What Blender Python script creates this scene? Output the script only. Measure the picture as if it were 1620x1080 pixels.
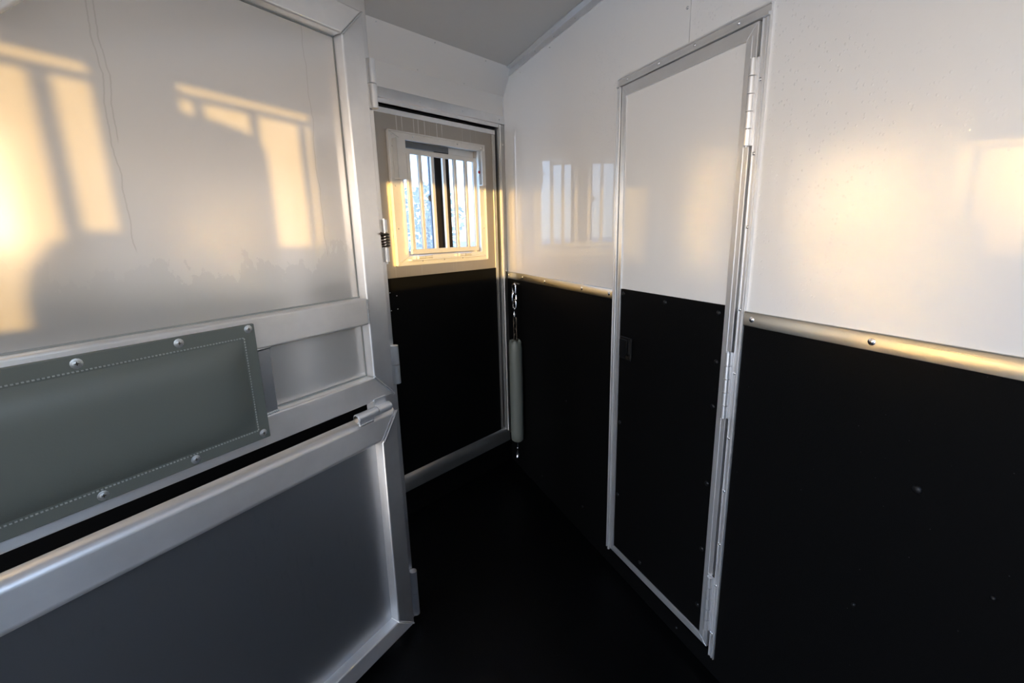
import bpy, bmesh, math, random
from mathutils import Matrix, Vector
random.seed(7)
for o in list(bpy.data.objects): bpy.data.objects.remove(o)
sc = bpy.context.scene
COL = sc.collection
H = 1.34                                   # eye level above the trailer floor

# ------------------------------------------------------------------ camera, sky, sun, exposure
yaw, pit, roll = map(math.radians, (22.788, 13.108, 1.429))
F = Vector((math.sin(yaw)*math.cos(pit), math.cos(yaw)*math.cos(pit), -math.sin(pit)))
R0 = Vector((math.cos(yaw), -math.sin(yaw), 0)); U0 = R0.cross(F)
Rv = R0*math.cos(roll)-U0*math.sin(roll); Uv = U0*math.cos(roll)+R0*math.sin(roll)
cd = bpy.data.cameras.new('camera'); cam = bpy.data.objects.new('camera', cd); COL.objects.link(cam)
cd.sensor_width = 36; cd.lens = 36*736/1620; cd.clip_start = 0.02; cd.clip_end = 500
M = Matrix.Identity(4)
for i, v in enumerate((Rv, Uv, -F)):
    for j in range(3): M[j][i] = v[j]
M.translation = (0, 0, H); cam.matrix_world = M
sc.camera = cam

SUN_AZ, SUN_EL = math.radians(4.0), math.radians(5.3)      # direction the light travels
w = bpy.data.worlds.new('world'); sc.world = w; w.use_nodes = True
nt = w.node_tree; bg = nt.nodes['Background']
tcw = nt.nodes.new('ShaderNodeTexCoord'); sxw = nt.nodes.new('ShaderNodeSeparateXYZ'); rw = nt.nodes.new('ShaderNodeValToRGB')
nt.links.new(tcw.outputs['Generated'], sxw.inputs[0]); nt.links.new(sxw.outputs[2], rw.inputs[0])
def ramp_stops(node, stops):
    el = node.color_ramp.elements
    while len(el) < len(stops): el.new(.5)
    for e, (p, c) in zip(el, stops): e.position = p; e.color = (*c, 1)
ramp_stops(rw, [(0, (1.02, .90, .78)), (.06, (.90, .88, .88)), (.16, (.62, .77, 1.0)), (.3, (.42, .64, 1.06)), (1, (.20, .36, .78))])                      # away from the low sun
rs = nt.nodes.new('ShaderNodeValToRGB'); nt.links.new(sxw.outputs[2], rs.inputs[0])
ramp_stops(rs, [(0, (1.45, 1.08, .70)), (.10, (1.05, .96, .84)), (.26, (.58, .76, 1.0)), (1, (.20, .36, .78))])   # towards the low sun
az = nt.nodes.new('ShaderNodeVectorMath'); az.operation = 'DOT_PRODUCT'; az.inputs[1].default_value = (-math.sin(SUN_AZ), -math.cos(SUN_AZ), 0)
nt.links.new(tcw.outputs['Generated'], az.inputs[0])
mz = nt.nodes.new('ShaderNodeMapRange'); mz.interpolation_type = 'SMOOTHSTEP'
for i, q in enumerate((-.2, .95, 0, 1)): mz.inputs[i+1].default_value = q
nt.links.new(az.outputs['Value'], mz.inputs[0])
mw = nt.nodes.new('ShaderNodeMix'); mw.data_type = 'RGBA'
nt.links.new(mz.outputs[0], mw.inputs[0]); nt.links.new(rw.outputs[0], mw.inputs[6]); nt.links.new(rs.outputs[0], mw.inputs[7])
rw = mw
nt.links.new(rw.outputs[2], bg.inputs[0]); bg.inputs[1].default_value = 2.6
sd = bpy.data.lights.new('sun', 'SUN'); sun = bpy.data.objects.new('sun', sd); COL.objects.link(sun)
sd.energy = 2.35; sd.color = (1.0, 0.635, 0.19); sd.angle = math.radians(0.6)
dv = Vector((math.sin(SUN_AZ)*math.cos(SUN_EL), math.cos(SUN_AZ)*math.cos(SUN_EL), -math.sin(SUN_EL)))
sun.rotation_euler = dv.to_track_quat('-Z', 'Y').to_euler(); sun.location = (-1, -8, 6)
vs = sc.view_settings
vs.view_transform = 'Standard'; vs.look = 'None'; vs.gamma = 1; vs.use_curve_mapping = False
vs.exposure = 1.40
sc.cycles.blur_glossy = 0.15; sc.cycles.sample_clamp_indirect = 0

# ------------------------------------------------------------------ frames (u along the surface, n towards the room, z up from eye level)
B, G = math.radians(64.68), math.radians(54.29)
def frame(o, U, N):
    m = Matrix.Identity(4)
    for i, v in enumerate((U, N, (0, 0, 1))):
        for j in range(3): m[j][i] = v[j]
    m.translation = (o[0], o[1], H); return m
FR = frame((1, 0), (0, 1, 0), (-1, 0, 0))                                                     # slanted bulkhead with the narrow door
FS = frame((1, 2.42), (-math.sin(B), -math.cos(B), 0), (math.cos(B), -math.sin(B), 0))        # side wall with the window door
FG = frame((0.1901, 1.3846), (-math.sin(G), -math.cos(G), 0), (math.cos(G), -math.sin(G), 0)) # divider gate
FW = frame((0, 0), (1, 0, 0), (0, 1, 0)); 

# ------------------------------------------------------------------ materials
def mat(name, col, metal=0.0, rough=0.5, spec=0.5, coat=0.0, coat_rough=0.05):
    m = bpy.data.materials.new(name); m.use_nodes = True
    b = m.node_tree.nodes['Principled BSDF']
    b.inputs['Base Color'].default_value = (*col, 1); b.inputs['Metallic'].default_value = metal
    b.inputs['Roughness'].default_value = rough; b.inputs['Specular IOR Level'].default_value = spec
    b.inputs['Coat Weight'].default_value = coat; b.inputs['Coat Roughness'].default_value = coat_rough
    return m
class NB:
    def __init__(s, m): s.m = m; s.t = m.node_tree; s.b = s.t.nodes['Principled BSDF']
    def n(s, typ, **kw):
        x = s.t.nodes.new(typ)
        for k, v in kw.items(): setattr(x, k, v)
        return x
    def link(s, a, b): s.t.links.new(a, b)
    def coords(s, scale):
        tc = s.n('ShaderNodeTexCoord'); mp = s.n('ShaderNodeMapping'); mp.inputs['Scale'].default_value = scale
        s.link(tc.outputs['Object'], mp.inputs[0]); return mp.outputs[0]
    def noise(s, scale3, scale=1.0, detail=3.0, rough=0.5):
        x = s.n('ShaderNodeTexNoise'); x.inputs['Scale'].default_value = scale; x.inputs['Detail'].default_value = detail
        x.inputs['Roughness'].default_value = rough
        s.link(s.coords(scale3), x.inputs['Vector']); return x.outputs['Fac']
    def ramp(s, v, a, b, lo, hi):
        x = s.n('ShaderNodeMapRange'); s.link(v, x.inputs[0])
        for i, q in enumerate((a, b, lo, hi)): x.inputs[i+1].default_value = q
        return x.outputs[0]
    def math(s, op, a, b=None, clamp=False):
        x = s.n('ShaderNodeMath', operation=op); x.use_clamp = clamp
        for i, v in enumerate((a, b)):
            if v is None: continue
            if isinstance(v, (int, float)): x.inputs[i].default_value = v
            else: s.link(v, x.inputs[i])
        return x.outputs[0]
    def bump(s, v, strength, dist):
        x = s.n('ShaderNodeBump'); x.inputs['Strength'].default_value = strength; x.inputs['Distance'].default_value = dist
        s.link(v, x.inputs['Height']); s.link(x.outputs[0], s.b.inputs['Normal'])
    def mixcol(s, fac, c1, c2):
        x = s.n('ShaderNodeMix', data_type='RGBA'); s.link(fac, x.inputs[0])
        for i, c in ((6, c1), (7, c2)):
            if isinstance(c, tuple): x.inputs[i].default_value = (*c, 1)
            else: s.link(c, x.inputs[i])
        return x.outputs[2]

def alu(name, col, rough, stretch, metal=1.0, var=0.12, bump=0.06, aniso=None):
    m = mat(name, col, metal, rough); k = NB(m)
    f = k.noise(stretch, 1.0, 4.0)
    k.link(k.ramp(f, .3, .7, rough-var*.5, rough+var*.5), k.b.inputs['Roughness'])
    d = k.noise((6, 6, 6), 1.0, 4.0, .6)
    k.link(k.mixcol(k.ramp(d, .35, .65, 0, 1), tuple(c*.90 for c in col), col), k.b.inputs['Base Color'])
    k.bump(f, bump, .002)
    if aniso is not None:                       # brushing: highlights spread across the grain
        t = k.n('ShaderNodeTangent', direction_type='RADIAL', axis='Z'); k.link(t.outputs[0], k.b.inputs['Tangent'])
        k.b.inputs['Anisotropic'].default_value = .75; k.b.inputs['Anisotropic Rotation'].default_value = aniso
    return m
ALU_H = alu('brushed_aluminium_along', (.95, .925, .90), .40, (4, 300, 300), .74, aniso=.25)
ALU_V = alu('brushed_aluminium_upright', (.91, .885, .86), .40, (300, 300, 4), .86, aniso=0)
TRIM_H = alu('extruded_aluminium_along', (.86, .86, .86), .36, (3, 500, 500), .8, var=.1, bump=.03)
TRIM_V = alu('extruded_aluminium_upright', (.86, .86, .86), .36, (500, 500, 3), .78, var=.1, bump=.03)
RAILM = alu('aged_rail_aluminium', (.47, .46, .42), .30, (2, 300, 300), var=.06, bump=.006)
DULLM_H = alu('dull_aluminium_along', (.50, .50, .49), .36, (3, 500, 500), .92, var=.1, bump=.03)
DULLM_V = alu('dull_aluminium_upright', (.56, .55, .53), .36, (500, 500, 3), .9, var=.1, bump=.03)
WFRAME = alu('milky_aluminium', (.74, .72, .68), .38, (60, 60, 60), metal=.5, var=.15)
DOORSKIN = None
STEEL = mat('bright_steel', (.82, .82, .83), 1, .16)
DARKSTEEL = mat('dark_spring_steel', (.16, .13, .10), 1, .35)
WELD = mat('weld_metal', (.62, .62, .62), 1, .3)
SEAL = mat('dark_rubber_seal', (.012, .012, .013), 0, .6, .3)
SCREWM = mat('dull_screw_steel', (.62, .63, .62), .8, .42)
HINGEM = mat('polished_hinge_steel', (.82, .82, .83), .7, .38)
RED = mat('red_plastic', (.45, .02, .02), 0, .4)
BLACKPL = mat('black_plastic', (.005, .005, .0055), 0, .42, .3)

def white_panel(name, col):
    m = mat(name, col, 0, .05, .5); k = NB(m)
    v = k.n('ShaderNodeTexVoronoi'); v.inputs['Scale'].default_value = 1; k.link(k.coords((150, 150, 110)), v.inputs['Vector'])
    sep = k.n('ShaderNodeSeparateColor'); k.link(v.outputs['Color'], sep.inputs[0])
    pick = k.ramp(sep.outputs[0], .62, .66, 0, 1)
    drop = k.math('MULTIPLY', k.ramp(v.outputs['Distance'], .16, .34, 1, 0), pick)
    patch = k.ramp(k.noise((2.2, 2.2, 1.2), 1, 3), .52, .66, 0, 1)
    drop = k.math('MULTIPLY', drop, patch)
    k.bump(drop, .5, .0015)
    k.link(k.ramp(k.noise((3, 3, 1.5), 1, 4), .35, .7, .012, .045), k.b.inputs['Roughness'])
    return m
WHITE = white_panel('glossy_white_wall_panel', (.83, .80, .76))
WHITE2 = mat('white_header_panel', (.80, .77, .73), 0, .35)
CEIL = mat('satin_grey_white_ceiling', (.60, .585, .555), 0, .3)

def rubber(name, c, rough, sc_, strength, spec=.35):
    m = mat(name, (c, c, c*1.03), 0, rough, spec); k = NB(m)
    f = k.noise((sc_, sc_, sc_), 1, 2)
    k.bump(f, strength, .0012)
    v = k.n('ShaderNodeTexVoronoi'); k.link(k.coords((90, 90, 90)), v.inputs['Vector']); v.inputs['Scale'].default_value = 1
    sep = k.n('ShaderNodeSeparateColor'); k.link(v.outputs['Color'], sep.inputs[0])
    fl = k.math('MULTIPLY', k.ramp(v.outputs['Distance'], .05, .09, 1, 0), k.ramp(sep.outputs[0], .95, .96, 0, 1))
    k.link(k.mixcol(fl, (c, c, c*1.03), (.10, .10, .10)), k.b.inputs['Base Color'])  # sparse pale flecks: droplet glints painted into the base colour
    return m
RUBBER = rubber('black_pebbled_rubber', .0025, .6, 420, .4, .08)
FLOORM = rubber('black_rubber_floor', .0018, .42, 120, .25, .12)

def gate_panel(name):
    col = (.80, .745, .685)
    m = mat(name, col, .54, .17); k = NB(m)
    tc = k.n('ShaderNodeTexCoord'); sx = k.n('ShaderNodeSeparateXYZ'); k.link(tc.outputs['Object'], sx.inputs[0])
    wob = k.math('MULTIPLY', k.math('SUBTRACT', k.noise((0.01, 0.01, 9), 1, 5), .5), .035)
    lines = None
    for u0, zlo in ((.565-.6, 1.31+.18), (.575-.6, 1.31-.01), (.163-.6, 1.31-.04)):
        d = k.math('ABSOLUTE', k.math('SUBTRACT', k.math('SUBTRACT', sx.outputs[0], u0), wob))
        l = k.math('MULTIPLY', k.ramp(d, .0006, .0016, 1, 0), k.ramp(sx.outputs[2], zlo-.01, zlo, 0, 1))
        lines = l if lines is None else k.math('MAXIMUM', lines, l)
    # dried water edge with a ragged top, low on the panel
    rag = k.math('ADD', k.math('MULTIPLY', k.noise((17, 1, 9), 1, 7, .66), .30), k.math('MULTIPLY', k.noise((5, 1, .1), 1, 1), .16))
    wet = k.ramp(k.math('SUBTRACT', k.math('ADD', rag, 1.31-.275), sx.outputs[2]), -.001, .003, 0, 1)
    wet = k.math('MULTIPLY', wet, k.ramp(sx.outputs[0], -.10, 0, 1, .35))
    c = k.mixcol(k.math('MULTIPLY', wet, .8), col, (.70, .66, .615))
    c = k.mixcol(k.math('MULTIPLY', lines, .30), c, (.38, .34, .30))
    k.link(c, k.b.inputs['Base Color'])
    k.link(k.math('ADD', k.ramp(wet, 0, 1, .17, .20), k.ramp(k.noise((3, 3, 2), 1, 4), .3, .7, -.03, .03)), k.b.inputs['Roughness'])
    k.bump(k.noise((200, 200, 5), 1, 3), .02, .001)
    return m
GPANEL = gate_panel('satin_aluminium_sheet')
def flap_panel(name):
    m = mat(name, (.44, .455, .475), .88, .38); k = NB(m)
    s = k.ramp(k.noise((60, 60, 14), 1, 5, .7), .55, .75, 0, 1)
    s2 = k.ramp(k.noise((4, 4, 3), 1, 3), .45, .65, 0, 1)
    f = k.math('MULTIPLY', s, s2)
    k.link(k.ramp(f, 0, 1, .36, .5), k.b.inputs['Roughness'])
    k.link(k.mixcol(f, (.44, .455, .475), (.37, .385, .41)), k.b.inputs['Base Color'])
    return m
FPANEL = flap_panel('dull_aluminium_sheet')
def door_skin(name):
    col = (.40, .365, .32)
    m = mat(name, col, .85, .30); k = NB(m)
    tc = k.n('ShaderNodeTexCoord'); sx = k.n('ShaderNodeSeparateXYZ'); k.link(tc.outputs['Object'], sx.inputs[0])
    lines = None
    for u0, z0 in ((.66, 1.34+.43), (.632, 1.34+.445), (.57, 1.34+.44), (.545, 1.34+.43), (.51, 1.34+.43), (.44, 1.34+.42), (.41, 1.34+.45)):
        d = k.math('ABSOLUTE', k.math('SUBTRACT', sx.outputs[0], u0-.42))
        l = k.math('MULTIPLY', k.ramp(d, .0012, .003, 1, 0), k.ramp(sx.outputs[2], z0-.02, z0+.02, 0, 1))
        lines = l if lines is None else k.math('MAXIMUM', lines, l)
    drip = k.ramp(k.noise((90, 1, 2), 1, 3), .62, .7, 0, .6)
    k.link(k.mixcol(k.math('MAXIMUM', k.math('MULTIPLY', lines, .55), k.math('MULTIPLY', drip, .25)), col, (.80, .79, .76)), k.b.inputs['Base Color'])
    k.bump(k.noise((120, 120, 60), 1, 3), .06, .001)
    return m
DOORSKIN = door_skin('weathered_door_skin')
VINYL = mat('grey_green_vinyl', (.135, .145, .125), 0, .42, .45)
_k = NB(VINYL); _k.bump(_k.noise((260, 260, 260), 1, 2), .12, .001)
THREAD = mat('pale_thread', (.34, .35, .32), 0, .7)
GLASS = bpy.data.materials.new('dusty_tinted_glass'); GLASS.use_nodes = True
_t = GLASS.node_tree; _t.nodes.clear()
_o = _t.nodes.new('ShaderNodeOutputMaterial'); _tr = _t.nodes.new('ShaderNodeBsdfTransparent'); _tr.inputs[0].default_value = (.64, .71, .76, 1)
_gl = _t.nodes.new('ShaderNodeBsdfGlossy'); _gl.inputs['Roughness'].default_value = .05
_df = _t.nodes.new('ShaderNodeBsdfTranslucent'); _df.inputs[0].default_value = (.75, .8, .82, 1)
_m1 = _t.nodes.new('ShaderNodeMixShader'); _m2 = _t.nodes.new('ShaderNodeMixShader')
_nz = _t.nodes.new('ShaderNodeTexNoise'); _nz.inputs['Scale'].default_value = 60; _mr = _t.nodes.new('ShaderNodeMapRange')
for i, q in enumerate((.4, .75, .12, .26)): _mr.inputs[i+1].default_value = q
_t.links.new(_nz.outputs[0], _mr.inputs[0]); _t.links.new(_mr.outputs[0], _m1.inputs[0])
_t.links.new(_tr.outputs[0], _m1.inputs[1]); _t.links.new(_df.outputs[0], _m1.inputs[2])
_m2.inputs[0].default_value = .05; _t.links.new(_m1.outputs[0], _m2.inputs[1]); _t.links.new(_gl.outputs[0], _m2.inputs[2])
_t.links.new(_m2.outputs[0], _o.inputs[0])

# ------------------------------------------------------------------ mesh builder
class MB:
    def __init__(s): s.v = []; s.f = []; s.sm = []
    def add(s, vs, fs, smooth=False):
        k = len(s.v); s.v += [tuple(x) for x in vs]; s.f += [tuple(i+k for i in f) for f in fs]; s.sm += [smooth]*len(fs); return s
    def box(s, u0, u1, n0, n1, z0, z1):
        return s.poly([(u0, z0), (u1, z0), (u1, z1), (u0, z1)], n0, n1)
    def poly(s, pts, n0, n1):                       # outline in the (u, z) plane, thickness along n
        a = sum(pts[i][0]*pts[(i+1) % len(pts)][1]-pts[(i+1) % len(pts)][0]*pts[i][1] for i in range(len(pts)))
        if a < 0: pts = pts[::-1]
        if n0 > n1: n0, n1 = n1, n0
        k = len(pts)
        vs = [(p[0], n0, p[1]) for p in pts]+[(p[0], n1, p[1]) for p in pts]
        fs = [tuple(range(k)), tuple(range(2*k-1, k-1, -1))]+[(i, i+k, (i+1) % k+k, (i+1) % k) for i in range(k)]
        return s.add(vs, fs)
    def prism(s, pts, axis_pts):                    # section in (n, z) swept along u
        u0, u1 = axis_pts; k = len(pts)
        vs = [(u0, p[0], p[1]) for p in pts]+[(u1, p[0], p[1]) for p in pts]
        fs = [tuple(range(k-1, -1, -1)), tuple(range(k, 2*k))]+[(i, (i+1) % k, (i+1) % k+k, i+k) for i in range(k)]
        return s.add(vs, fs)
    def plan(s, pts, z0, z1):                       # outline in (u, n), thickness along z
        k = len(pts)
        vs = [(p[0], p[1], z0) for p in pts]+[(p[0], p[1], z1) for p in pts]
        fs = [tuple(range(k-1, -1, -1)), tuple(range(k, 2*k))]+[(i, (i+1) % k, (i+1) % k+k, i+k) for i in range(k)]
        return s.add(vs, fs)
    def tube(s, path, r, seg=12, cap=True, closed=False):
        P = [Vector(p) for p in path]; n = len(P); rs = r if isinstance(r, (list, tuple)) else [r]*n
        rings = []; ref = None
        for i in range(n):
            if closed: t = (P[(i+1) % n]-P[i-1]).normalized()
            else: t = (P[min(i+1, n-1)]-P[max(i-1, 0)]).normalized()
            if ref is None: ref = t.orthogonal().normalized()
            ref = (ref-t*ref.dot(t)).normalized(); b = t.cross(ref)
            rings.append([P[i]+(ref*math.cos(a)+b*math.sin(a))*rs[i] for a in (2*math.pi*j/seg for j in range(seg))])
        vs = [v for q in rings for v in q]; fs = []
        m = n if closed else n-1
        for i in range(m):
            a, b_ = i*seg, ((i+1) % n)*seg
            for j in range(seg): fs.append((a+j, a+(j+1) % seg, b_+(j+1) % seg, b_+j))
        s.add(vs, fs, True)
        if cap and not closed:
            s.add(rings[0], [tuple(range(seg-1, -1, -1))]); s.add(rings[-1], [tuple(range(seg))])
        return s
    def cyl(s, p0, p1, r, seg=16): return s.tube([p0, p1], r, seg)
    def blob(s, c, r, seg=8, rings=5, half=False, axis='n'):
        rx, ry, rz = r if isinstance(r, (tuple, list)) else (r, r, r)
        vs = []; fs = []; top = math.pi/2 if half else math.pi
        for i in range(rings+1):
            a = top*i/rings
            for j in range(seg):
                b = 2*math.pi*j/seg
                q = (math.sin(a)*math.cos(b), math.cos(a), math.sin(a)*math.sin(b))
                vs.append((c[0]+q[0]*rx, c[1]+q[1]*ry, c[2]+q[2]*rz))
        for i in range(rings):
            for j in range(seg): fs.append((i*seg+j, i*seg+(j+1) % seg, (i+1)*seg+(j+1) % seg, (i+1)*seg+j))
        return s.add(vs, fs, True)
    def mesh(s, name, origin=(0, 0, 0)):
        me = bpy.data.meshes.new(name)
        me.from_pydata([(v[0]-origin[0], v[1]-origin[1], v[2]-origin[2]) for v in s.v], [], s.f)
        me.polygons.foreach_set('use_smooth', s.sm)
        bm = bmesh.new(); bm.from_mesh(me); bmesh.ops.recalc_face_normals(bm, faces=bm.faces)
        for e in bm.edges:
            if len(e.link_faces) == 2 and e.calc_face_angle(0) > .75: e.smooth = False
        bm.to_mesh(me); bm.free()
        return me
ORG = {}
def link_obj(name, me, m, parent=None, fr=None, bevel=0, seg=2, origin=(0, 0, 0)):
    o = bpy.data.objects.new(name, me); COL.objects.link(o)
    if m is not None and not me.materials: me.materials.append(m)
    if parent is not None: o.parent = parent
    else: o.matrix_world = fr @ Matrix.Translation(origin)
    if bevel:
        for p in me.polygons: p.use_smooth = True
        b = o.modifiers.new('bevel', 'BEVEL'); b.width = bevel; b.segments = seg; b.limit_method = 'ANGLE'; b.angle_limit = math.radians(40); b.harden_normals = True
    return o
def thing(name, fr, origin, label=None, cat=None, kind=None, group=None):
    o = bpy.data.objects.new(name, None); COL.objects.link(o); o.empty_display_size = .05
    o.matrix_world = fr @ Matrix.Translation(origin); ORG[o.name] = origin
    if label: o['label'] = label
    if cat: o['category'] = cat
    if kind: o['kind'] = kind
    if group: o['group'] = group
    return o
def org(o):
    while o.parent: o = o.parent
    return ORG[o.name]
def part(name, mb, m, parent, bevel=0, seg=2, label=None, kind=None):
    o = link_obj(name, mb.mesh(name, org(parent)), m, parent, bevel=bevel, seg=seg)
    if label: o['label'] = label
    if kind: o['kind'] = kind
    return o
def struct(name, mb, m, fr, bevel=0, label=None, cat=None, origin=(0, 0, 0)):
    o = link_obj(name, mb.mesh(name, origin), m, None, fr, bevel, origin=origin); ORG[o.name] = origin
    o['kind'] = 'structure'
    if label: o['label'] = label
    if cat: o['category'] = cat
    return o
_shared = {}
def rivet(parent, u, n, z, r=.0045, h=.0025, name='rivet', m=None, cross=False):
    key = (name, r, h, (m or STEEL).name, cross)
    if key not in _shared:
        mb = MB().blob((0, 0, 0), (r, h, r), 12, 4, half=True)
        if cross:
            mb.blob((0, .0002, 0), (r*1.45, h*.45, r*1.45), 12, 3, half=True)
            
            a_ = MB().box(-r*.5, r*.5, h*.8, h*1.1, -r*.11, r*.11).box(-r*.11, r*.11, h*.8, h*1.1, -r*.5, r*.5)
            me2 = a_.mesh('slot')
        me = mb.mesh(name); me.materials.append(m or STEEL)
        if cross:
            bm = bmesh.new(); bm.from_mesh(me); k0 = len(bm.faces); bm.from_mesh(me2); bm.faces.ensure_lookup_table()
            for f in bm.faces[k0:]: f.material_index = 1
            bm.to_mesh(me); bm.free(); me.materials.append(DARKSTEEL)
        _shared[key] = me
    o = bpy.data.objects.new(name, _shared[key]); COL.objects.link(o); o.parent = parent
    g = org(parent); o.location = (u-g[0], n-g[1], z-g[2]); return o
def lerp(a, b, t): return a+(b-a)*t

ZF, ZC = -1.34, .785
# ================================================================== ROOM SHELL
fl = struct('floor', MB().plan([(-.15, -.12), (.95, 2.3), (4.1, 2.3), (4.1, -.12)], ZF-.06, ZF), FLOORM, FS, label='black rubber floor mat of the trailer stall', cat='floor')
ce = struct('ceiling', MB().plan([(-.15, -.05), (.95, 2.3), (4.1, 2.3), (4.1, -.05)], ZC, ZC+.05), CEIL, FS, label='satin grey white ceiling above the stall', cat='ceiling')

# ---- slanted bulkhead (right)
wr = struct('wall_right', MB().box(-.1, 2.5, -.12, -.07, ZF-.05, ZC+.02), SEAL, FR, label='slanted bulkhead, glossy white above and black rubber below', cat='wall')
DY0, DY1, DZ0, DZ1 = .866, 1.386, -1.272, .456         # door hole
far = [(DY1, -.21), (2.42, -.21), (2.42, ZC), (1.0995, ZC), (1.0995, DZ1), (DY1, DZ1)]
near = [(DY0, -.21), (DY0, DZ1), (1.0975, DZ1), (1.0975, ZC), (-.05, ZC), (-.05, -.21)]
pf = part('panel', MB().poly(far, -.07, 0), WHITE, wr)
pn = part('panel', MB().poly(near, -.07, 0), WHITE, wr)
for z in (.70, .575): rivet(pf, 1.111, 0, z)
for y, z in ((1.9, .74), (2.2, .735)): rivet(pf, y, 0, z, .003)
kf = part('kick_panel', MB().poly([(DY1, -.21), (2.42, -.21), (2.42, ZF), (DY1, ZF)], -.07, .004), RUBBER, wr)
kn = part('kick_panel', MB().poly([(DY0, -.21), (-.05, -.21), (-.05, ZF), (1.4, ZF), (DY1, DZ0), (DY0, DZ0)], -.07, .004), RUBBER, wr)
for y, z in ((.430, -.487), (.50, -.80), (.30, -.62), (1.0, -1.31)): rivet(kn, y, .004, z, .009 if z == -.487 else .005, .004, 'bolt_head', BLACKPL)
for y, z in ((1.75, -.75), (2.0, -1.25), (1.6, -1.2)): rivet(kf, y, .004, z, .005, .003, 'bolt_head', BLACKPL)
def rail(name, y0, y1, label, scr):
    pts = [(.004, -.243), (.0085, -.2425), (.0085, -.2085), (.007, -.2065), (-.0, -.2065), (-.0, -.243)]
    o = struct(name, MB().prism(pts, (y0, y1)), RAILM, FR, bevel=.0008, label=label, cat='trim')
    for y in scr: rivet(o, y, .0085, -.2245, .005, .0028, 'screw', cross=True)
    return o
rail('trim_1', 1.4085, 2.40, 'aluminium rail capping the black kick panel left of the narrow door', (1.43, 1.62, 1.95, 2.2, 2.385))
rail('trim_2', -.04, .8405, 'aluminium rail capping the black kick panel right of the narrow door', (.817, .542, .25))
tc = struct('trim_3', MB().prism([(0, ZC-.03), (.004, ZC-.03), (.006, ZC-.006), (.03, ZC-.004), (.03, ZC), (0, ZC)], (-.05, 2.33)), TRIM_H, FR, bevel=.0008, label='aluminium angle trim where the bulkhead meets the ceiling', cat='trim')
for i in range(9): rivet(tc, 2.2-.17*i, .0045, ZC-.018, .0035, .002)

# ---- narrow door in the bulkhead
d2 = thing('door_2', FR, (1.128, 0, ZF), 'narrow half white half black door with aluminium edging in the bulkhead', 'door', 'structure')
# outer frame: flanges lying on the wall
part('frame_top', MB().prism([(0, .456), (.014, .456), (.014, .4625), (.006, .464), (.006, .478), (.009, .479), (.009, .483), (0, .483)], (.842, 1.409)), TRIM_H, d2, .0006)
part('frame_jamb', MB().plan([(1.386, 0), (1.386, .014), (1.393, .014), (1.394, .006), (1.405, .006), (1.4055, .009), (1.409, .009), (1.409, 0)], -1.27, .4555), TRIM_V, d2, .0006)
part('frame_jamb', MB().plan([(.8605, -.06), (.8605, .009), (.8595, .009), (.859, .006), (.852, .006), (.851, .0085), (.848, .0085), (.847, .006), (.8445, .006), (.844, .009), (.841, .009), (.841, 0), (.86, 0)], -1.283, .4555), TRIM_V, d2, .0006)
for y in (1.36, 1.21, 1.07, .93): rivet(d2, y, .006, .471)
for z in (.40, .26, .08, -.07, -.20, -.39, -.58, -.77, -.96, -1.14): rivet(d2, 1.3995, .006, z, .004)
for z in (.33, .17, -.0, -.205, -.375, -.56, -.72, -.89, -1.03, -1.20): rivet(d2, .8555, .006, z)
# leaf with mitred edging
o_, i_ = (1.383, -1.262, .8705, .4545), (1.362, -1.236, .902, .4225)
def ring(parent, oo, ii, n0, n1, names, mats, bev):
    (a, b, c, d), (e, f, g, h) = oo, ii      # left, bottom, right, top
    part(names[0], MB().poly([(a, d), (c, d), (g, h), (e, h)], n0, n1), mats[0], parent, bev)
    part(names[0], MB().poly([(a, b), (c, b), (g, f), (e, f)], n0, n1), mats[0], parent, bev)
    part(names[1], MB().poly([(a, d), (a, b), (e, f), (e, h)], n0, n1), mats[1], parent, bev)
    part(names[1], MB().poly([(c, d), (c, b), (g, f), (g, h)], n0, n1), mats[1], parent, bev)
ring(d2, o_, i_, -.03, .008, ('edge_rail', 'edge_stile'), (TRIM_H, TRIM_V), .0012)
part('edge_bead', MB().box(.8845, .8875, .008, .0095, -1.25, .43), TRIM_V, d2, .0005)
part('door_panel', MB().box(.9, 1.364, -.028, .002, -.20, .424), WHITE, d2)
dk = part('kick_panel', MB().box(.9, 1.364, -.028, .004, -1.238, -.201), RUBBER, d2)
for y, z in ((1.347, -.217), (1.135, -.221), (.925, -.224), (.92, -.36), (.92, -.49), (.92, -.73), (.92, -.95), (.92, -1.15), (1.2, -1.2), (1.347, -.7), (1.347, -1.0)):
    rivet(dk, y, .004, z, .0075, .004, 'bolt_head', BLACKPL)
for z0, z1 in ((.188, .378), (-.505, -.319), (-1.195, -1.007)):
    hg = part('hinge', MB().box(.858, .884, .008, .0105, z0, z1), TRIM_V, d2, .0005)
    for i in range(5):
        a, b = lerp(z0, z1, i/5)+.0012, lerp(z0, z1, (i+1)/5)-.0012
        part('knuckle', MB().cyl((.8715, .0140, a), (.8715, .0140, b), .0085, 14), TRIM_V, hg)
    part('hinge_pin', MB().cyl((.8715, .0140, z0-.002), (.8715, .0140, z1+.002), .0035, 8), STEEL, hg)
hd = part('latch_handle', MB().box(1.288, 1.353, .004, .010, -.449, -.368), BLACKPL, d2, .002, label='flush black paddle handle')
part('paddle', MB().poly([(1.306, -.376), (1.348, -.376), (1.348, -.440), (1.318, -.440), (1.306, -.425)], .010, .016), BLACKPL, hd, .002)
part('finger_recess', MB().box(1.292, 1.303, .010, .0108, -.425, -.376), SEAL, hd)
part('lock_cylinder', MB().cyl((1.300, .010, -.437), (1.300, .017, -.437), .0075, 16), DARKSTEEL, hd)

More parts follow.
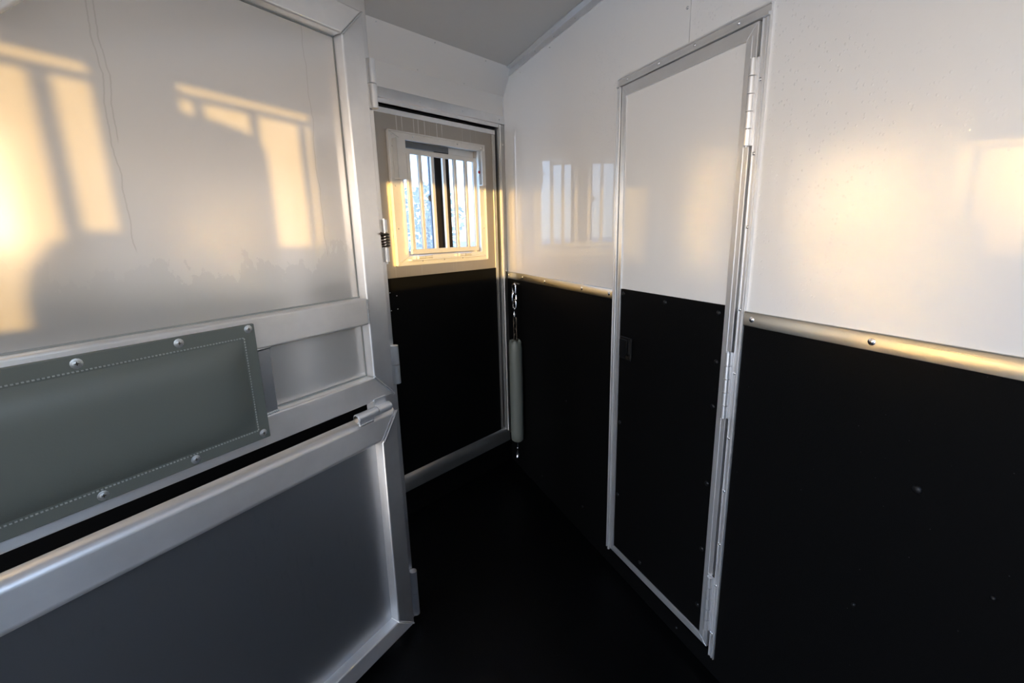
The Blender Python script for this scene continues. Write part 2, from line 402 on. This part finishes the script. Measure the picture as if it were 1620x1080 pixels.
# ---- side wall with the window door (far)
SB0, SB1, SZ0, SZ1 = .034, .80, -1.18, .53
wb = struct('wall_back', MB().box(-.05, SB0, -.07, 0, ZF-.04, .68).box(SB1, 4.05, -.07, 0, ZF-.04, .68).box(SB0, SB1, -.07, 0, .53, .68).box(SB0, SB1, -.07, 0, ZF-.04, SZ0), SEAL, FS, label='side wall around the window door', cat='wall')
part('header_panel', MB().box(-.04, 4, 0, .003, .588, .684), WHITE2, wb)
cv = part('cove_panel', MB().prism([(0, .684), (.004, .682), (.105, ZC), (.095, ZC+.01), (0, .70)], (-.06, 4)), WHITE2, wb)
for s_, z in ((.56, .60),): pass
for s_ in (.0, .28, .55, .85): rivet(cv, s_, .010, .690, .003, .002)
for s_ in (-.02, .22, .52, .8): rivet(cv, s_, .098, .778, .003, .003)
part('wall_panel', MB().box(SB1+.03, 4, 0, .004, -.21, .60), WHITE2, wb)
part('kick_panel', MB().box(SB1+.03, 4, 0, .004, ZF, -.211), RUBBER, wb)
part('kick_strip', MB().box(-.03, SB1+.03, 0, .004, ZF, -1.21), RUBBER, wb)
ct = struct('trim_4', MB().plan([(-.004, .002), (.006, .002), (.006, .004), (-.002, .006), (-.004, .012), (-.006, .012)], -1.2, .69), TRIM_V, FS, label='bright corner angle between window door and bulkhead', cat='trim')
for z in (.56, .40, .27, .12, -.02, -.16): rivet(ct, -.003, .008, z, .0035)
d1 = thing('door_1', FS, (.42, 0, ZF), 'window door of the side wall, grey above and black below', 'door', 'structure')
# frame
part('frame_header', MB().prism([(0, .590), (.006, .588), (.012, .556), (.012, .548), (.004, .546), (.004, .530), (-.03, .530), (-.03, .540), (0, .54)], (.002, .84)), TRIM_H, d1, .0008)
part('frame_jamb', MB().plan([(.002, 0), (.002, .006), (.030, .010), (.036, .010), (.038, .004), (.046, .004), (.046, -.03), (.034, -.03), (.034, 0)], -1.165, .545), DULLM_V, d1, .0008)
part('frame_jamb', MB().plan([(.84, 0), (.84, .006), (.81, .010), (.80, .010), (.80, -.03), (.81, -.03), (.81, 0)], -1.165, .545), DULLM_V, d1, .0008)
part('threshold', MB().prism([(-.03, -1.125), (.0, -1.135), (.012, -1.150), (.016, -1.165), (.016, -1.205), (.004, -1.208), (-.03, -1.2)], (.03, .84)), DULLM_H, d1, .001)
for s_ in (.045, .30, .55): rivet(d1, s_, .0105, .566, .004)
for z in (.45, -.20, -.62): rivet(d1, .019, .008, z, .004)
part('seal', MB().box(.046, .80, -.034, -.024, .519, .530).box(.046, .056, -.034, -.022, -1.14, .53), SEAL, d1)
# leaf
part('leaf_edge', MB().box(.056, .80, -.045, -.012, .497, .518), TRIM_H, d1, .0012)
part('leaf_edge', MB().box(.058, .078, -.045, -.012, -1.14, .496), DULLM_V, d1, .0012)
part('upper_skin', MB().box(.078, .19, -.045, -.016, -.184, .497).box(.655, .80, -.045, -.016, -.184, .497).box(.19, .655, -.045, -.016, .405, .497).box(.19, .655, -.045, -.016, -.184, -.10), DOORSKIN, d1)
k1 = part('kick_panel', MB().box(.078, .80, -.045, -.012, -1.14, -.182), RUBBER, d1)
for s_, z in ((.735, -.245), (.70, -.262), (.735, -.325), (.70, -.322)): rivet(k1, s_+.03, -.012, z, .003, .002)

# window in that door
w1 = thing('window_1', FS, (.43, 0, -.135), 'barred drop down window in the window door', 'window', 'structure')
ring(w1, (.72, -.132, .150, .434), (.652, -.090, .192, .402), -.016, -.002, ('window_frame_rail', 'window_frame_stile'), (WFRAME, WFRAME), .002)
part('frame_lip', MB().box(.15, .72, -.002, .004, .428, .434).box(.714, .72, -.002, .004, -.132, .434).box(.15, .156, -.002, .004, -.132, .434).box(.15, .72, -.002, .004, -.132, -.126), WFRAME, w1, .001)
for s_ in (.70, .59, .33, .17): rivet(w1, s_, -.002, .418, .004)
for z in (.37, .21, .03, -.11): rivet(w1, .70, -.002, z, .0035); rivet(w1, .170, -.002, z, .0035)
for s_ in (.58, .45, .33): rivet(w1, s_, -.002, -.115, .0035)
# channel guides either side
for s0, s1, red in ((.655, .70, .648), (.176, .2, .207)):
    bk = part('guide_channel', MB().box(s0, s1, .026, .030, .238, .400).box(s1-.003 if s0 > .4 else s0, s1 if s0 > .4 else s0+.003, -.002, .030, .238, .400).box(s0, s1, -.002, .030, .236, .240), WFRAME, w1, .001)
    part('red_knob', MB().blob((red, .014, .30 if s0 < .4 else .34), (.006, .006, .008), 10, 6), RED, bk, label='red knob')
# drop grille
gr = part('grille', MB().box(.237, .655, .012, .026, .342, .362).box(.237, .655, .012, .026, -.082, -.060), WFRAME, w1, .002)
for s_ in (.6425, .5805, .511, .4435, .376, .306, .2475):
    wd = .011 if .25 < s_ < .64 else .0125
    part('grille_bar', MB().box(s_-wd*.75, s_+wd*.75, .013, .027, -.062, .344), WFRAME, gr, .002)
part('grille_hook', MB().box(.236, .243, .026, .034, .31, .35), STEEL, gr, .002)
for s0 in (.535, .285):
    h = part('grille_hinge', MB().cyl((s0, .012, -.098), (s0+.042, .012, -.098), .0085, 14), WFRAME, w1)
    part('knuckle', MB().cyl((s0+.044, .012, -.098), (s0+.08, .012, -.098), .0085, 14), WFRAME, h)
part('sill', MB().box(.19, .655, -.045, .018, -.112, -.104), WFRAME, w1, .001)
# sliding sash behind
part('sash_frame', MB().box(.17, .66, -.062, -.043, .375, .43).box(.17, .66, -.062, -.045, -.10, -.07).box(.64, .66, -.062, -.045, -.1, .4).box(.17, .185, -.062, -.045, -.1, .4), WFRAME, w1, .001)
part('sash_top', MB().box(.36, .64, -.045, -.034, .378, .402), mat('grey_sash', (.12, .13, .14), 0, .5), w1, .001)
DK = mat('dark_mullion', (.010, .008, .007), 0, .6, .2)
part('sash_mullion', MB().box(.356, .444, -.066, -.040, -.085, .38), DK, w1, .001)
part('sash_stile', MB().box(.458, .470, -.062, -.05, -.085, .38), mat('blue_grey_sash', (.12, .16, .20), 0, .5), w1)
p_ = part('glass_pane', MB().box(.44, .645, -.056, -.053, -.085, .38), GLASS, w1)
p2_ = part('glass_pane', MB().box(.18, .36, -.060, -.057, -.085, .38), GLASS, w1)
part('pane_latch', MB().cyl((.472, -.053, .17), (.472, -.048, .17), .015, 16), mat('grey_latch', (.2, .22, .24), 0, .5), w1)

# ---- near side wall (behind the camera) with its open barred windows, and the rear end
NW = 2.2
wins = [(1.25, 2.03, .0, .455), (2.256, 2.509, .15, .459), (2.626, 2.95, .03, .455)]
mb = MB(); edges = [1.0]
mb.box(1.0, 3.4, NW, NW+.008, .46, ZC+.04); mb.box(1.0, 3.4, NW, NW+.008, ZF-.04, -.08); mb.box(3.4, 4.05, NW, NW+.008, .66, ZC+.04)  # wall left open towards the rear, added to let in more sky light
cur = 1.0
for a, b, z0, z1 in wins:
    mb.box(cur, a, NW, NW+.008, -.08, .46); mb.box(a, b, NW, NW+.008, -.08, z0); mb.box(a, b, NW, NW+.008, z1, .46); cur = b
mb.box(cur, 3.4, NW, NW+.008, -.08, .46)
wf = struct('wall_front', mb, WHITE2, FS, label='near side wall behind the camera with window openings and an opening added for sky light', cat='wall')
part('kick_panel', MB().box(1.0, 3.4, NW-.004, NW, ZF, -.211), RUBBER, wf)
for i, (a, b, z0, z1) in enumerate(wins):
    wn = thing('window_%d' % (i+2), FS, ((a+b)/2, NW, z0), 'open window in the near side wall, number %d from the bulkhead' % (i+1), 'window', 'structure')
    if i == 0:
        part('frame_stile', MB().box(1.245, 1.26, NW, NW+.03, z0, z1), WFRAME, wn); part('frame_stile', MB().box(2.02, 2.035, NW, NW+.03, z0, z1), WFRAME, wn)
    if i == 1:
        part('cross_bar', MB().box(a, b, NW+.001, NW+.007, .433, .447), WFRAME, wn)
        for x0, x1 in ((2.268, 2.285), (2.372, 2.388), (2.471, 2.487)): part('bar', MB().box(x0, x1, NW+.001, NW+.007, z0, .434), WFRAME, wn)
    if i == 2:
        part('cross_bar', MB().box(a, b, NW+.001, NW+.007, .427, .441), WFRAME, wn)
        part('bar', MB().box(2.673, 2.695, NW+.001, NW+.007, z0, .43), WFRAME, wn)
        part('bar', MB().box(2.87, 2.89, NW+.001, NW+.007, z0, .43), WFRAME, wn)
wl = struct('wall_left', MB().box(4.0, 4.05, -.05, .12, ZF, ZC).box(4.0, 4.05, 2.08, 2.25, ZF, ZC).box(4.0, 4.05, .12, 2.08, ZC-.10, ZC), WHITE2, FS, label='rear end frame of the trailer, doors open', cat='wall')

# ================================================================== DIVIDER POST
ps = struct('trim_5', MB().box(-.056, .03, -.10, -.045, ZF, ZC), ALU_V, FG, bevel=.006, label='full height aluminium post behind the hinge edge of the divider gate', cat='post')
part('gusset_plate', MB().box(.03, .14, -.06, -.052, .52, .70), ALU_V, ps, .001)

# ================================================================== DIVIDER GATE
g = thing('divider_gate', FG, (.6, 0, ZF+.03), 'aluminium divider gate with white sheet above and hinged drop panel below', 'gate')
TD = -.05
def tube(name, pts, mt, parent, bev=.005): return part(name, MB().poly(pts, TD, 0), mt, parent, bev, 3)
tube('stile', [(0, .56), (.073, .488), (.073, -.396), (0, -.468)], ALU_V, g)
tube('top_rail', [(0, .56), (.073, .488), (.521, .488), (.551, .56)], ALU_H, g)
tube('corner_rail', [(.551, .56), (.521, .488), (.697, .320), (.727, .392)], ALU_H, g)
tube('shoulder_rail', [(.727, .392), (.697, .320), (1.10, .320), (1.17, .392)], ALU_H, g)
tube('stile', [(1.17, .392), (1.10, .320), (1.10, -.396), (1.17, -.468)], ALU_V, g)
part('mid_rail', MB().box(.0745, 1.094, TD, .0012, -.241, -.166), ALU_H, g, .006, 3)
tube('bottom_rail', [(0, -.468), (.073, -.396), (1.10, -.396), (1.17, -.468)], ALU_H, g)
part('upper_sheet', MB().poly([(.07, .49), (.522, .49), (.70, .323), (1.11, .323), (1.11, -.17), (.07, -.17)], -.038, -.033), GPANEL, g)
part('middle_sheet', MB().box(.07, 1.1, -.038, -.033, -.40, -.238), GPANEL, g)
part('mount_bar', MB().box(.366, .408, -.032, -.006, -.3955, -.2415), ALU_V, g, .0015)
part('mount_bar', MB().box(.96, 1.0, -.032, -.006, -.3955, -.2415), ALU_V, g, .0015)
part('caulk', MB().box(.072, 1.09, -.034, -.030, -.166, -.1625).box(.0735, .0765, -.034, -.031, -.166, .488).box(.072, .52, -.034, -.031, .485, .488).box(.0735, .0765, -.034, -.031, -.396, -.241).box(.08, 1.09, -.034, -.030, -.396, -.393), mat('grey_caulk', (.22, .22, .20), 0, .5), g)
def bead(parent, a, b, n=14, r=.0035):
    mb = MB()
    for i in range(n):
        t = i/(n-1)
        mb.blob(tuple(lerp(a[k], b[k], t) for k in range(3)), (r*random.uniform(.85, 1.15),)*3, 6, 4)
    return part('weld_bead', mb, WELD, parent)
bead(g, (.003, .0, .557), (.072, .0, .489), 22, .0028)
bead(g, (.003, .0, -.466), (.072, .0, -.397), 22, .0042)
bead(g, (.0745, .0008, -.236), (.0745, .0008, -.171), 18, .0036)
bead(g, (.368, -.006, -.241), (.405, -.004, -.241), 10, .0045)
bead(g, (.368, -.006, -.396), (.405, -.004, -.396), 10, .004)
# drop panel
dp = part('drop_panel', MB().box(.06, 1.11, -.038, -.033, -1.245, -.595), FPANEL, g)
def tube2(name, pts, mt, bev=.005, sg=3): return part(name, MB().poly(pts, TD, 0), mt, dp, bev, sg)
part('drop_panel_top_rail', MB().poly([(-.004, -.513), (.062, -.603), (1.10, -.603), (1.17, -.513)], TD, .004), ALU_H, dp, .016, 5)
tube2('drop_panel_stile', [(0, -.519), (.066, -.606), (.069, -1.243), (0, -1.306)], ALU_V)
tube2('drop_panel_stile', [(1.17, -.519), (1.10, -.606), (1.10, -1.243), (1.17, -1.306)], ALU_V)
tube2('drop_panel_bottom_rail', [(0, -1.306), (.069, -1.243), (1.10, -1.243), (1.17, -1.306)], ALU_H)
bead(dp, (.002, .003, -.523), (.061, .0035, -.600), 24, .0042)
bead(dp, (.004, .0, -1.302), (.069, .0, -1.244), 20, .0036)
bead(dp, (.069, -.001, -1.243), (.069, -.033, -1.243), 10, .003)
# flap hinges
for u0 in (.037, .98):
    h = part('drop_hinge', MB().cyl((u0, .010, -.492), (u0+.050, .010, -.492), .0135, 20).box(u0+.004, u0+.048, -.004, .003, -.488, -.460), HINGEM, g)
    part('knuckle', MB().cyl((u0+.052, .010, -.492), (u0+.122, .010, -.492), .0135, 20).box(u0+.062, u0+.112, .004, .010, -.518, -.495), HINGEM, h)
    part('hinge_pin', MB().cyl((u0+.122, .010, -.492), (u0+.1245, .010, -.492), .010, 16), STEEL, h)
    bead(h, (u0+.066, .0105, -.5165), (u0+.110, .0105, -.5165), 10, .0032)
# edge hinges onto the post
for za, zb in ((.345, .468), (-.452, -.330), (-1.315, -1.140)):
    zm = (za+zb)/2
    h = part('edge_hinge', MB().cyl((-.043, -.032, za), (-.043, -.032, zm-.001), .0125, 18), TRIM_V, g)
    part('knuckle', MB().cyl((-.043, -.032, zm+.001), (-.043, -.032, zb), .0125, 18), TRIM_V, h)
    part('hinge_leaf', MB().box(-.046, -.0, -.046, -.038, za, zb), TRIM_V, h, .001)
# spring latch
la = part('spring_latch', MB().cyl((-.040, -.030, .012), (-.040, -.030, .047), .010, 16), TRIM_V, g)
part('latch_barrel', MB().cyl((-.040, -.030, -.074), (-.040, -.030, -.034), .010, 16), TRIM_V, la)
part('latch_pin', MB().cyl((-.040, -.030, -.08), (-.040, -.030, .05), .005, 10), STEEL, la)
helix = [(-.040+.0125*math.cos(a), -.030+.0125*math.sin(a), -.030+.040*i/90) for i in range(91) for a in (2*math.pi*5*i/90,)]
part('spring', MB().tube(helix, .0026, 6).tube([(-.028, -.022, .004), (-.012, .004, .006), (.012, .006, .007)], .0026, 6), DARKSTEEL, la, label='dark coil spring')
for z in (.099, .06): rivet(ps, -.030, -.045, z, .005, .003)
# padded breast cushion
pad = part('pad', MB().box(.404, 1.05, .004, .013, -.442, -.178), VINYL, g, .002, label='grey green vinyl pad, stitched and screwed on')
NU, NZ = 40, 20; vs = []; fs = []
u0, u1, z0, z1 = .434, 1.02, -.414, -.209
for i in range(NU+1):
    for j in range(NZ+1):
        a, b = i/NU, j/NZ
        hgt = (1-(2*a-1)**10)*(1-(2*b-1)**4)
        vs.append((lerp(u0, u1, a), .0131+.020*hgt, lerp(z0, z1, b)))
for i in range(NU):
    for j in range(NZ):
        k = i*(NZ+1)+j; fs.append((k, k+1, k+NZ+2, k+NZ+1))
cu = MB().add(vs, fs, True)
part('cushion', cu, VINYL, pad)
st = MB()
def stitch(a, b, n):
    for i in range(n):
        t0, t1 = (i+.22)/n, (i+.78)/n
        p0 = Vector((lerp(a[0], b[0], t0), .0138, lerp(a[1], b[1], t0))); p1 = Vector((lerp(a[0], b[0], t1), .0138, lerp(a[1], b[1], t1)))
        st.tube([p0, p1], .0015, 5)
stitch((.430, -.205), (1.024, -.205), 100); stitch((.430, -.418), (1.024, -.418), 100); stitch((.430, -.205), (.430, -.418), 36); stitch((1.024, -.205), (1.024, -.418), 36)
part('stitching', st, THREAD, pad, kind='stuff')
for u, z in ((.418, -.188), (.553, -.190), (.705, -.192), (.86, -.192), (1.0, -.192), (.420, -.428), (.562, -.429), (.712, -.430), (.86, -.430), (1.0, -.430)):
    rivet(pad, u, .013, z, .0062, .0022, 'screw', SCREWM, True)

# ================================================================== HANGING PADDED CHAIN
PX, PY, PN = .95, 2.215, .05
hc = thing('stall_chain', FR, (PY, PN, -1.25), 'chain in grey green padded sleeve hanging in the corner', 'chain')
zz = [-.555, -.560, -.572, -.60, -.70, -.85, -1.0, -1.09, -1.122, -1.132]
rr = [.020, .030, .034, .0355, .0355, .036, .0355, .0355, .033, .022]
mb = MB(); SEG = 20; vs = []
for z, r in zip(zz, rr):
    for j in range(SEG):
        a = 2*math.pi*j/SEG; q = r*(1+.06*math.sin(7*a)*(1 if z > -.58 else .15))
        zt = z+(.008*math.sin(5*a+1) if z > -.565 else 0)
        vs.append((PY+q*math.cos(a), PN+q*math.sin(a), zt))
fs = [(i*SEG+j, i*SEG+(j+1) % SEG, (i+1)*SEG+(j+1) % SEG, (i+1)*SEG+j) for i in range(len(zz)-1) for j in range(SEG)]
fs += [tuple(range(SEG)), tuple((len(zz)-1)*SEG+j for j in range(SEG-1, -1, -1))]
mb.add(vs, fs, True); part('sleeve', mb, VINYL, hc)
def link(zc, hl, wd, r, turn, name='link', dy=0, m=STEEL):
    path = []
    for i in range(24):
        a = 2*math.pi*i/24; x = wd*math.cos(a); z = max(-hl, min(hl, 0))*0
        zz_ = math.sin(a)*wd+(hl-wd)*(1 if math.sin(a) >= 0 else -1)
        path.append((PY+dy+x*math.cos(turn), PN+x*math.sin(turn), zc+zz_))
    return part(name, MB().tube(path, r, 8, closed=True), m, hc)
part('eye_bolt', MB().tube([(PY+.0, .006, -.262), (PY, .03, -.258), (PY, PN, -.252), (PY, PN, -.262)], .0045, 8), STEEL, hc)
link(-.285, .028, .013, .0045, .3); link(-.325, .026, .012, .0042, 1.7); link(-.362, .024, .011, .004, .4)
part('snap_hook', MB().tube([(PY, PN, -.38), (PY+.006, PN, -.395), (PY+.008, PN, -.42), (PY-.002, PN, -.432), (PY-.009, PN, -.42), (PY-.008, PN, -.405)], .0042, 8).box(PY-.004, PY+.010, PN-.004, PN+.004, -.395, -.375), STEEL, hc)
for i in range(4): link(-.447-.030*i, .019, .0095, .003, .4+1.5*(i % 2), m=DARKSTEEL)
part('swivel', MB().cyl((PY, PN, -1.128), (PY, PN, -1.17), .0032, 8).blob((PY, PN, -1.175), .0065, 10, 6), STEEL, hc)
part('clasp', MB().tube([(PY, PN, -1.175), (PY+.007, PN, -1.195), (PY+.011, PN, -1.215), (PY+.006, PN, -1.235), (PY-.004, PN, -1.238), (PY-.011, PN, -1.226), (PY-.009, PN, -1.205)], [.006, .006, .007, .0075, .007, .006, .005], 8), STEEL, hc)

# ================================================================== OUTDOORS (seen through the barred window, and unseen trees and blockers added to shade the near windows)
GZ = -1.34-.45
gm = mat('pale_gravel_ground', (.5, .46, .40), 0, .9)
_k = NB(gm); _k.link(_k.mixcol(_k.noise((.4, .4, .4), 1, 6), (.58, .47, .335), (.74, .61, .45)), _k.b.inputs['Base Color'])
gd = struct('ground', MB().plan([(-90, -120), (90, -120), (90, 120), (-90, 120)], GZ-.2, GZ), gm, FW, label='open ground around the trailer', cat='ground')
LEAF = mat('foliage', (.36, .42, .34), 0, .8); BARK = mat('bark', (.10, .08, .06), 0, .9)
def tree(fr, u, n, hgt, rad, label, cnt=900):
    t = thing('tree', fr, (u, n, GZ), label, 'tree')
    part('trunk', MB().tube([(u, n, GZ), (u+.1, n, GZ+hgt*.4), (u, n, GZ+hgt*.75)], [.22, .15, .06], 8), BARK, t)
    mb = MB()
    for _ in range(cnt):
        th, ph, r = random.uniform(0, 6.283), math.acos(random.uniform(-1, 1)), rad*random.random()**.4
        c = Vector((u+r*math.sin(ph)*math.cos(th), n+r*math.sin(ph)*math.sin(th), GZ+hgt*.66+r*math.cos(ph)*hgt*.42/rad))
        a = Vector([random.gauss(0, 1) for _ in range(3)]).normalized()*rad*.10; b = a.orthogonal().normalized()*rad*.06
        mb.add([c-a, c-b, c+a, c+b], [(0, 1, 2, 3)])
    part('foliage', mb, LEAF, t)
tree(FS, -10.6, -14, 3.7, 1.5, 'leafy tree seen through the left pane of the barred window')
tree(FS, -25.5, -22, 3.3, 1.3, 'smaller tree far beyond the right panes of the barred window')
for i, (s_, n_, h_) in enumerate(((-3.2, 9.5, 5.2), (-1.2, 12.5, 5.6), (-5.2, 6.0, 4.6))):
    tree(FS, s_, n_, h_, 1.7, ('bushy tree added as sky blocker outside the near side of the trailer, middle of three', 'tallest tree added as sky blocker outside the near side of the trailer', 'bushy tree added as sky blocker outside the near side of the trailer, closest to the bulkhead')[i])  # unseen trees, added to hide bright sky that the gate would reflect
def sun_blocker(sc_, n, r, top, label, shoulder):
    # unseen round form, added and shaped to cut shadows into the sun patches
    o = thing('sun_blocker', FS, (sc_, n, GZ), label, 'sun_blocker')
    prof = [(GZ, r*.8), (GZ+.3, r), (top-shoulder*1.6, r), (top-shoulder, r*.985), (top-shoulder*.55, r*.90), (top-shoulder*.2, r*.72), (top, r*.45), (top+.004, .001)]
    mb = MB(); vs = []; SEG = 24
    for z, q in prof:
        for j in range(SEG):
            a = 2*math.pi*j/SEG; vs.append((sc_+q*math.cos(a), n+q*math.sin(a), z))
    mb.add(vs, [(i*SEG+j, i*SEG+(j+1) % SEG, (i+1)*SEG+(j+1) % SEG, (i+1)*SEG+j) for i in range(len(prof)-1) for j in range(SEG)], True)
    part('foliage', mb, LEAF, o)  # body of the added blocker, in leaf colour
sun_blocker(2.60, NW+.20, .112, .425, 'tall round sun blocker added outside the second near window', .035)
sun_blocker(2.90, NW+.50, .118, .232, 'low round sun blocker added outside the third near window', .11)
